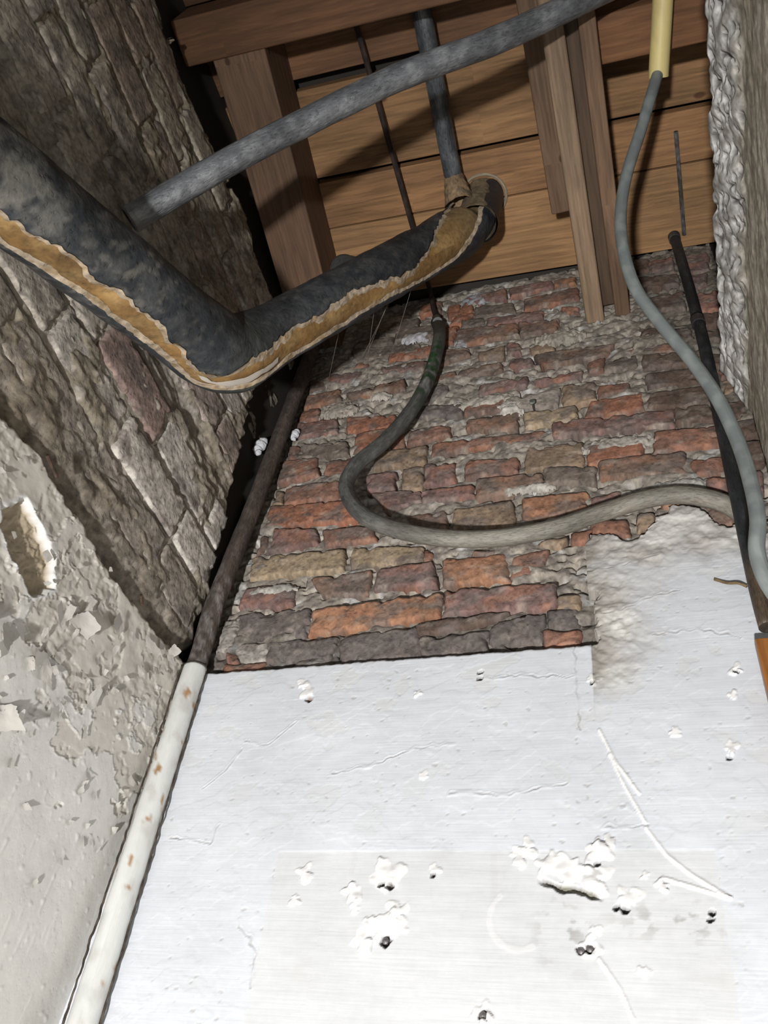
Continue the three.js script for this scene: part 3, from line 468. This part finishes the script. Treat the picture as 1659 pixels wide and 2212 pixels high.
{
  const all = frames(WASTE, V(1, 0, 0)), s0 = 0.55, U = (i) => all[i].u - s0;
  const lerpT = (tab, u) => { if (u <= tab[0][0]) return tab[0][1]; for (let i = 0; i + 1 < tab.length; i++) if (u <= tab[i + 1][0]) return tab[i][1] + (tab[i + 1][1] - tab[i][1]) * (u - tab[i][0]) / (tab[i + 1][0] - tab[i][0]); return tab[tab.length - 1][1]; };
  const RAD = [[0, 0.065], [0.46, 0.066], [0.53, 0.071], [0.60, 0.070], [0.67, 0.061], [0.72, 0.058], [1.22, 0.058], [1.36, 0.062], [1.42, 0.060], [1.60, 0.056]];
  const HI = [[0, 70], [0.08, 68], [0.16, 62], [0.24, 60], [0.36, 58], [0.44, 70], [0.50, 78], [0.54, 66], [0.57, 22], [0.61, 2], [0.65, -6], [0.75, -11], [0.85, -14], [0.89, -16], [0.97, -6], [1.05, 2], [1.09, 0], [1.13, -10], [1.17, -20], [1.21, -34], [1.25, -54], [1.29, -70], [1.335, -90], [1.38, -108], [1.42, -128], [1.46, -142]];
  const LO = [[0, 112], [0.12, 108], [0.16, 104], [0.20, 98], [0.28, 95], [0.36, 100], [0.44, 106], [0.50, 112], [0.54, 108], [0.565, 88], [0.59, 70], [0.61, 58], [0.65, 50], [0.75, 49], [0.85, 44], [0.93, 38], [1.01, 38], [1.09, 46], [1.13, 50], [1.21, 46], [1.25, 44], [1.29, 28], [1.335, 4], [1.38, -16], [1.42, -34], [1.46, -36]];
  const rad = (i) => lerpT(RAD, U(i)), deg = Math.PI / 180;
  const last = all.findIndex((f) => f.u - s0 > 1.45), fr = all.slice(0, last);
  const jag = (u, k) => (no(u * 24, k, 3) * 9 + no(u * 90, k, 5) * 5 + no(u * 240, k, 6) * 3) * deg, hi = (i) => lerpT(HI, U(i)) * deg + jag(U(i), 1.3), lo = (i) => lerpT(LO, U(i)) * deg + jag(U(i), 4.7) * 0.6;
  const pipe = tag(group('waste_pipe'), 'thick black tarred waste pipe bent under the ceiling, brown stripe along it', 'pipe');
  const TAR = [0.040, 0.046, 0.053], DUSTY = [0.235, 0.225, 0.195], CREAM = [0.56, 0.46, 0.34], OCHRE = [0.36, 0.205, 0.07];
  mesh('tar_coating', sweep(fr, 84, (i, th, v) => rad(i) + fbm(U(i) * 14, Math.cos(th) * 1.4, Math.sin(th) * 1.4, 4) * 0.005 - sm(0.012, 0.0, Math.min(v, 1 - v)) * 0.004, (i, th, u, p) => {
    const n = fbm(p.x * 26, p.y * 26, p.z * 26, 5), m = fbm(p.x * 70, p.y * 30, p.z * 70, 4), far = sm(0.40, 0.0, U(i)), midd = Math.exp(-(((U(i) - 0.28) / 0.12) ** 2));
    let c = mix(TAR, [0.075, 0.08, 0.085], sm(-0.1, 0.2, n)); c = mix(c, DUSTY, cl(sm(0.08, 0.26, m) * (0.2 + midd * 0.45) + far * far * sm(-0.15, 0.2, n) * 0.9)); return mix(c, [0.10, 0.115, 0.10], sm(0.5, 0.62, U(i)) * sm(0.70, 0.6, U(i)) * 0.6);
  }, (i) => [lo(i), hi(i) + Math.PI * 2]), coated, pipe);
  mesh('inner_pipe', sweep(fr, 40, (i) => rad(i) - 0.0055 - sm(1.38, 1.43, U(i)) * 0.016, (i, th, u, p) => { const n = fbm(p.x * 30, p.y * 12, p.z * 30, 4); return mix(mix(OCHRE, [0.47, 0.30, 0.12], sm(-0.1, 0.25, n)), [0.30, 0.22, 0.12], sm(1.2, 1.4, U(i)) * 0.7); }, null), M({ vertexColors: true, map: metalMap, bumpMap: stoneBump, bumpScale: 0.001, roughness: 0.7 }), pipe);
  const lip = (name, at, width, sgn) => mesh(name, sweep(fr, 7, (i, th, v) => rad(i) - 0.0012 - 0.004 * (sgn > 0 ? v : 1 - v) + no(U(i) * 120, th * 9, 2) * 0.0012, (i, th, u, p) => mix(CREAM, [0.42, 0.30, 0.17], sm(-0.05, 0.3, fbm(p.x * 60, p.y * 60, p.z * 60, 3))), (i) => { const w = width(U(i)) * deg * cl(0.85 + no(U(i) * 30, sgn, 9) * 0.9, 0.25, 1.7); return sgn > 0 ? [at(i) - 0.02, at(i) + w] : [at(i) - w, at(i) + 0.02]; }), M({ vertexColors: true, map: stoneMap, bumpMap: stoneBump, bumpScale: 0.0015, roughness: 0.95 }), pipe).userData.label = 'torn cream edge of the wrapping';
  lip('torn_edge', hi, (u) => u < 0.55 ? 7 : 13, 1); lip('torn_edge', lo, (u) => u < 0.5 ? 8 : 9, -1);
  // pale second strip in the bend
  const bendFr = all.filter((f) => f.u - s0 > 0.50 && f.u - s0 < 0.66);
  mesh('torn_edge', sweep(bendFr, 6, (i, th) => rad(all.indexOf(bendFr[i])) - 0.0030 + no(i * 0.3, th * 8, 4) * 0.0008, () => [0.62, 0.57, 0.50], (i) => { const u = bendFr[i].u - s0, c0 = lerpT(LO, u) - 22, w = 6 * sm(0.50, 0.56, u) + no(u * 60, 2, 2) * 3; return [(c0 - w) * deg, (c0 + w + 1) * deg]; }), paint, pipe);
  // upright end that goes through the boards
  const up = frames(line(V(-0.290, 3.435, 0.246), V(-0.280, 3.66, 0.242), 30), V(1, 0, 0)), BARE = [0.30, 0.235, 0.145];
  mesh('upright_pipe', sweep(up, 48, (i, th) => 0.046 + fbm(i * 0.1, Math.cos(th) * 2, Math.sin(th) * 2, 3) * 0.003, (i, th, u, p) => mix(BARE, [0.20, 0.15, 0.09], sm(-0.1, 0.2, fbm(p.x * 40, p.y * 40, p.z * 40, 3)))), rusty, pipe);
  mesh('tar_coating', sweep(up, 16, (i, th, v) => 0.0505 - sm(0.1, 0, Math.min(v, 1 - v)) * 0.004, () => [0.035, 0.038, 0.05], (i) => [(-60 + no(i * 0.25, 3, 2) * 26) * deg, (95 + no(i * 0.25, 5, 2) * 22) * deg]), coated, pipe);
  mesh('pipe_collar', new THREE.TorusGeometry(0.055, 0.004, 8, 48).rotateX(Math.PI / 2).translate(-0.281, 3.603, 0.242), M({ color: new THREE.Color(0.42, 0.35, 0.25), map: stoneMap }), pipe);
  const sl = frames(line(V(-0.336, 3.556, 0.320), V(-0.326, 3.490, 0.275), 14), V(1, 0, 0));
  mesh('joint_sleeve', sweep(sl, 30, (i, th) => 0.024 + i * 0.0009 + fbm(i * 0.4, Math.cos(th) * 2, Math.sin(th) * 2, 3) * 0.007, (i, th, u, p) => mix([0.44, 0.30, 0.17], [0.25, 0.19, 0.12], sm(-0.1, 0.2, fbm(p.x * 50, p.y * 50, p.z * 50, 3)))), rusty, pipe).userData.label = 'ragged tan sleeve around the joint';
  // capped stub on the far side
  const st = frames(line(V(-0.50, 3.185, 0.285), V(-0.618, 3.36, 0.245), 16), V(1, 0, 0));
  mesh('branch_stub', sweep(st, 36, (i, th) => 0.034 - sm(14, 16, i) * 0.006 + fbm(i * 0.2, Math.cos(th), Math.sin(th), 3) * 0.003, () => [0.12, 0.13, 0.135], null, true), coated, pipe);
}

// ---------------------------------------------------------------- other pipes and cables
function tube(name, pts, r, colour, m, nth = 22, rough = 0.02, caps = true, parent) {
  const fr = frames(pts, V(0.31, 0.17, 0.93)), k = rr(0, 90);
  return mesh(name, sweep(fr, nth, (i, th) => r * (1 + rough * 2 * fbm(fr[i].u * 20 + k, Math.cos(th), Math.sin(th), 3)), (i, th, u, p) => colour(u / fr[fr.length - 1].u, th, p), null, caps), m, parent);
}
const vary = (a, b, f = 40, k = 0) => (v, th, p) => mix(a, b, sm(-0.15, 0.25, fbm(p.x * f + k, p.y * f, p.z * f, 4)));
const lead = M({ vertexColors: true, map: metalMap, bumpMap: stoneBump, bumpScale: 0.0012, roughness: 0.42, metalness: 0.25 });
// long sloping pipe, its cut end hanging free above the waste pipe
{
  const t = tag(group('grey_pipe'), 'long grey pipe sloping across the ceiling, open cut end above the waste pipe', 'pipe');
  const run = spline([[-755, 2806, 647], [-596, 2925, 663], [-445, 3032, 670], [-320, 3101, 676], [-243, 3143, 674], [-166, 3184, 670], [-74, 3235, 671], [35, 3308, 673], [110, 3352, 675]], 140), a = run[0], b = run[6];
  tube('pipe_run', run, 0.0232, (v, th, p) => mix(mix([0.20, 0.21, 0.225], [0.33, 0.345, 0.36], sm(-0.1, 0.25, fbm(p.x * 40, p.y * 40, p.z * 40, 4))), [0.5, 0.5, 0.5], sm(0.05, 0.0, v) * 0.8), lead, 26, 0.03, true, t);
  const fr = frames(line(a.clone().addScaledVector(a.clone().sub(b).normalize(), 0.004), a.clone().lerp(b, 0.2), 6), V(0.31, 0.17, 0.93));
  mesh('pipe_rim', sweep(fr, 26, (i) => i === 0 ? 0.019 : i < 6 ? 0.0236 : 0.0225, () => [0.42, 0.42, 0.41]), lead, t);
}
tag(tube('grey_pipe', [...line(V(-0.318, 3.553, 0.74), V(-0.336, 3.553, 0.33), 60), ...line(V(-0.336, 3.553, 0.325), V(-0.336, 3.551, 0.318), 3)], 0.0215, vary([0.12, 0.135, 0.15], [0.20, 0.22, 0.235]), lead), 'straight slate grey pipe under the boards, joining the waste pipe from behind', 'pipe');
{ // thin rod under the boards that turns down the wall and becomes the mossy cable
  const t = tag(group('drop_pipe'), 'thin rusty dark tube running under the boards then down the top of the bricks', 'pipe');
  tube('pipe_run', [...line(V(-0.470, 3.572, 0.72), V(-0.470, 3.572, 0.06), 80), ...spline([[-470, 3571, 54], [-469, 3566, 34], [-466, 3540, 24], [-454, 3480, 24], [-440, 3425, 28]], 24)], 0.0064, vary([0.03, 0.024, 0.022], [0.10, 0.055, 0.04]), rusty, 14, 0.03, true, t);
  tube('coupling', line(V(-0.443, 3.436, 0.027), V(-0.434, 3.398, 0.032), 6), 0.0105, vary([0.10, 0.075, 0.06], [0.2, 0.18, 0.17]), rusty, 16, 0.03, true, t);
}
put('paint_blob', new THREE.IcosahedronGeometry(0.0125, 3).scale(1, 1, 0.9).translate(-0.431, 3.386, 0.042), M({ color: new THREE.Color(0.7, 0.72, 0.76), bumpMap: stoneBump }), 'small white paint blob on the coupling above the mossy cable', 'paint blob');
tag(tube('cable', spline([[-436, 3398, 33], [-424, 3352, 36], [-420, 3272, 38], [-431, 3100, 44], [-458, 2976, 52], [-497, 2868, 66], [-537, 2800, 74], [-548, 2743, 74], [-519, 2671, 72], [-470, 2625, 66], [-389, 2588, 59], [-305, 2572, 50], [-224, 2570, 45], [-145, 2584, 41], [-67, 2614, 36], [12, 2637, 34], [72, 2638, 32], [127, 2612, 28], [157, 2579, 22], [180, 2540, 14]], 220), 0.0158, (v, th, p) => {
  const n = fbm(p.x * 45, p.y * 45, p.z * 45, 4); let c = mix([0.105, 0.105, 0.10], [0.15, 0.15, 0.14], sm(-0.1, 0.2, n));
  c = mix(c, [0.27, 0.255, 0.215], sm(0.50, 0.66, v)); c = mix(c, [0.24, 0.21, 0.17], sm(-0.1, 0.2, n) * sm(0.7, 0.8, v) * 0.8);
  c = mix(c, [0.06, 0.055, 0.045], sm(0.09, 0.03, v)); c = mix(c, [0.025, 0.085, 0.03], sm(-0.04, 0.16, n) * sm(0.06, 0.1, v) * sm(0.29, 0.2, v)); return mix(c, [0.38, 0.39, 0.36], sm(0.04, 0.2, -n) * sm(0.12, 0.15, v) * sm(0.25, 0.2, v) * 0.8);
}, M({ vertexColors: true, map: metalMap, bumpMap: stoneBump, bumpScale: 0.001, roughness: 0.6 }), 24, 0.035), 'thick dark cable with green moss, looping down across the brick wall', 'cable');
tag(tube('cable', spline([[131, 3314, 514], [115, 3265, 499], [82, 3187, 456], [47, 3106, 413], [29, 3041, 379], [23, 2955, 349], [34, 2868, 311], [67, 2793, 276], [101, 2724, 247], [128, 2644, 226], [145, 2559, 203], [150, 2478, 190], [147, 2400, 185], [138, 2352, 168], [147, 2308, 146], [178, 2262, 122]], 200), 0.0108, vary([0.155, 0.175, 0.175], [0.22, 0.245, 0.24]), plastic, 20, 0.02), 'smooth grey cable hanging from the yellow tube down the right side', 'cable');
{ // yellow conduit tube, open at the bottom
  const a = V(0.151, 3.339, 0.639), b = V(0.129, 3.311, 0.503), fr = frames(line(a.clone().lerp(b, -0.9), b, 50), V(1, 0, 0)), n = fr.length;
  const t = tag(group('conduit_tube'), 'pale yellow conduit tube hanging at the upper right with a grey cable inside', 'tube');
  mesh('outer_wall', sweep(fr, 36, () => 0.0188, (i, th, u, p) => mix([0.74, 0.62, 0.27], [0.62, 0.51, 0.23], sm(0.0, 0.3, fbm(p.x * 30, p.y * 12, p.z * 12, 3)))), plastic, t);
  mesh('inner_wall', sweep(fr, 36, () => 0.0166, () => [0.5, 0.42, 0.2]), plastic, t);
  const e = frames([b.clone(), b.clone().addScaledVector(b.clone().sub(a).normalize(), 0.0004)], V(1, 0, 0));
  mesh('tube_rim', sweep(e, 36, (i) => i ? 0.0167 : 0.0189, () => [0.72, 0.6, 0.28]), plastic, t);
}
{ // black pipe down the right of the back wall, rusty lower down
  const t = tag(group('black_pipe'), 'black iron pipe running down the right end of the brick wall, rusty below', 'pipe');
  const pts = spline([[157, 3592, 36], [158, 3560, 36], [161, 3168, 40], [154, 2795, 46], [148, 2561, 54], [145, 2392, 48], [146, 2326, 46]], 160);
  tube('pipe_run', pts, 0.0122, (v, th, p) => mix(mix([0.022, 0.026, 0.030], [0.045, 0.047, 0.05], sm(-0.1, 0.25, fbm(p.x * 40, p.y * 20, p.z * 40, 3))), [0.12, 0.085, 0.055], sm(2.47, 2.40, p.y)), coated, 20, 0.03, true, t);
  tube('coupling', line(V(0.1605, 3.19, 0.0395), V(0.1603, 3.16, 0.0400), 5), 0.0142, vary([0.03, 0.028, 0.028], [0.07, 0.05, 0.04]), rusty, 20, 0.03, true, t);
  tube('end_cap', line(V(0.157, 3.60, 0.036), V(0.157, 3.58, 0.036), 5), 0.0145, vary([0.03, 0.03, 0.03], [0.1, 0.09, 0.08]), rusty, 20, 0.05, true, t);
}
tag(tube('thin_conduit', line(V(0.178, 3.5985, 0.29), V(0.181, 3.5985, 0.035), 40), 0.0048, vary([0.10, 0.09, 0.08], [0.26, 0.26, 0.26], 60), rusty, 12, 0.05), 'thin grey conduit fixed to the boards above the black pipe', 'conduit');
{ // corner pipe: bare iron above, painted white below
  const t = tag(group('corner_pipe'), 'upright pipe in the left corner, rusty brown above and painted white below', 'pipe');
  const at = (y) => V(-0.742 - 0.029 * cl((y - 1.79) / 0.555, -0.3, 1) + 0.006 * sm(2.4, 2.8, y), y, 0.030 + 0.014 * sm(2.36, 2.5, y));
  const ys = (a, b, n) => Array.from({ length: n + 1 }, (_, i) => at(a + (b - a) * i / n));
  tube('iron_length', ys(2.335, 3.62, 160), 0.0178, (v, th, p) => { const n = fbm(p.x * 60, p.y * 60, p.z * 60, 4); let c = mix([0.085, 0.062, 0.05], [0.125, 0.095, 0.08], sm(-0.1, 0.2, n)); return mix(c, [0.33, 0.31, 0.30], sm(2.62, 2.45, p.y) * sm(-0.12, 0.2, n) * 0.6); }, rusty, 24, 0.06, true, t);
  tube('painted_length', ys(1.5, 2.345, 160), 0.0205, (v, th, p) => { const n = fbm(p.x * 40, p.y * 26, p.z * 40, 4), m = no(p.x * 70, p.y * 40, p.z * 70); let c = mix([0.66, 0.68, 0.66], [0.55, 0.55, 0.52], sm(0.0, 0.3, n)); c = mix(c, [0.36, 0.20, 0.09], sm(0.40, 0.5, m)); return c; }, paint, 28, 0.05, true, t).userData.label = 'white painted lower length with rust spots';
  // cracked paint seams on either side
  for (const [dx, dz, k] of [[-0.017, 0.017, 1], [0.021, -0.004, 2]]) {
    const pts = ys(1.6, 2.34, 180).map((p, i) => p.add(V(dx + no(i * 0.3, k, 2) * 0.0022, 0, dz + no(i * 0.5, k, 5) * 0.0012)));
    tube('paint_crack', pts, 0.0016, vary([0.10, 0.07, 0.05], [0.25, 0.20, 0.15], 80), rusty, 6, 0.4, true, t);
  }
}
put('timber_post', timber(0.075, 0.02, 0.6, 0.002).rotateX(Math.PI / 2).translate(0.1635, 2.006, 0.040), wood(0.48, 0.19, 0.05, 0.4), 'varnished orange brown board against the right end of the white plaster', 'board');

// ---------------------------------------------------------------- small things
{ // old screws left in the plaster
  const proto = () => { const g = new THREE.Group();
    const head = new THREE.Mesh(new THREE.LatheGeometry([[0, 0.0026], [0.0026, 0.0022], [0.0042, 0.0008], [0.0044, 0], [0.0036, -0.0012], [0, -0.0014]].map(([x, y]) => new THREE.Vector2(x, y)), 20).rotateX(Math.PI / 2), M({ color: new THREE.Color(0.16, 0.15, 0.15), roughness: 0.5, metalness: 0.6 })); head.name = 'screw_head'; g.add(head);
    const shank = new THREE.Mesh(new THREE.CylinderGeometry(0.002, 0.002, 0.016, 10).rotateX(Math.PI / 2).translate(0, 0, -0.009), M({ color: new THREE.Color(0.12, 0.1, 0.09), roughness: 0.6, metalness: 0.5 })); shank.name = 'shank'; g.add(shank);
    for (const o of [head, shank]) o.castShadow = o.receiveShadow = true; return g; };
  const src = proto();
  for (const [x, y, label] of [[-365, 1905, 'single screw head in the large chipped crater on the lower white wall'], [-128, 1900, 'left screw of the close pair on the lower right white wall'], [-118, 1902.5, 'right screw of the close pair on the lower right white wall'], [-239, 1828, 'lowest screw, at the bottom edge of the white wall']]) {
    const o = src.clone(); o.name = numbered('screw'); o.position.set(x / 1000, y / 1000, 0.0145); scene.add(o); tag(o, label, 'screw', 'screws in the white plaster');
  }
}
tag(tube('nail', line(V(-0.781, 2.3425, 0.474), V(-0.772, 2.3410, 0.512), 10), 0.0028, vary([0.07, 0.04, 0.03], [0.16, 0.09, 0.06], 80), rusty, 8, 0.15), 'dark rusty nail at the top edge of the flaking left plaster', 'nail');
tag(tube('nail', line(V(-0.783, 2.3385, 0.205), V(-0.772, 2.337, 0.228), 8), 0.0024, vary([0.09, 0.05, 0.03], [0.2, 0.12, 0.07], 80), rusty, 8, 0.15), 'short rusty nail at the torn plaster edge nearer the corner pipe', 'nail');
{ const t = tag(group('wall_nail'), 'old green headed nail sticking out of the bricks above the cable loop', 'nail');
  tube('shank', line(V(-0.193, 3.001, -0.004), V(-0.193, 2.999, 0.022), 6), 0.0022, vary([0.08, 0.07, 0.06], [0.15, 0.13, 0.1]), rusty, 8, 0.1, true, t);
  tube('nail_head', line(V(-0.193, 2.999, 0.020), V(-0.193, 2.9987, 0.025), 3), 0.0062, vary([0.20, 0.24, 0.20], [0.3, 0.33, 0.28]), rusty, 14, 0.06, true, t); }
{ const t = tag(group('cobweb'), 'thin dusty cobweb strands hanging from the waste pipe to the brick wall', 'cobweb'), m = M({ color: new THREE.Color(0.22, 0.2, 0.17) });
  for (const [a, b, sag] of [[[-438, 3120, 285], [-640, 3185, 8], 30], [[-430, 3130, 285], [-655, 3200, 8], 16], [[-470, 3060, 290], [-600, 3215, 8], 40], [[-400, 3190, 275], [-560, 3230, 8], 26], [[-520, 2960, 310], [-700, 3160, 10], 22]]) {
    const A = V(...a).multiplyScalar(0.001), B = V(...b).multiplyScalar(0.001), C2 = A.clone().lerp(B, 0.5); C2.y -= sag / 1000;
    mesh('strand', new THREE.TubeGeometry(new THREE.CatmullRomCurve3([A, C2, B]), 30, 0.00045, 4), m, t); } }
tag(tube('splinter', spline([[92, 2448, 22], [110, 2434, 26], [124, 2428, 30], [134, 2420, 30]], 14), 0.0022, vary([0.42, 0.30, 0.15], [0.26, 0.17, 0.08], 60), rusty, 8, 0.2), 'thin tan splinter stuck beside the black pipe above the varnished board', 'splinter');
{ // expanding foam squeezed out behind the corner pipe
  for (const [x, y, z, r, label] of [[-0.818, 2.985, 0.030, 0.014, 'white foam clump left of the rusty corner pipe'], [-0.750, 3.035, 0.012, 0.010, 'small white foam clump right of the rusty corner pipe']]) {
    const g = mergeGeometries([[0, 0, 1], [0.25, 0.9, 0.75], [-0.25, -0.95, 0.8], [0.1, -1.8, 0.55]].map(([a, b, k]) => new THREE.IcosahedronGeometry(r * k, 3).translate(x + a * r, y + b * r, z))), p = g.attributes.position;
    for (let i = 0; i < p.count; i++) { const q = V(p.getX(i), p.getY(i), p.getZ(i)), n = 1 + no(q.x * 150, q.y * 150, q.z * 150) * 0.14; p.setXYZ(i, x + (q.x - x) * n, y + (q.y - y) * n, z + (q.z - z) * n); }
    g.computeVertexNormals(); put('foam', g, M({ color: new THREE.Color(0.62, 0.64, 0.68) }), label, 'foam');
  }
}

renderer.render(scene, camera);
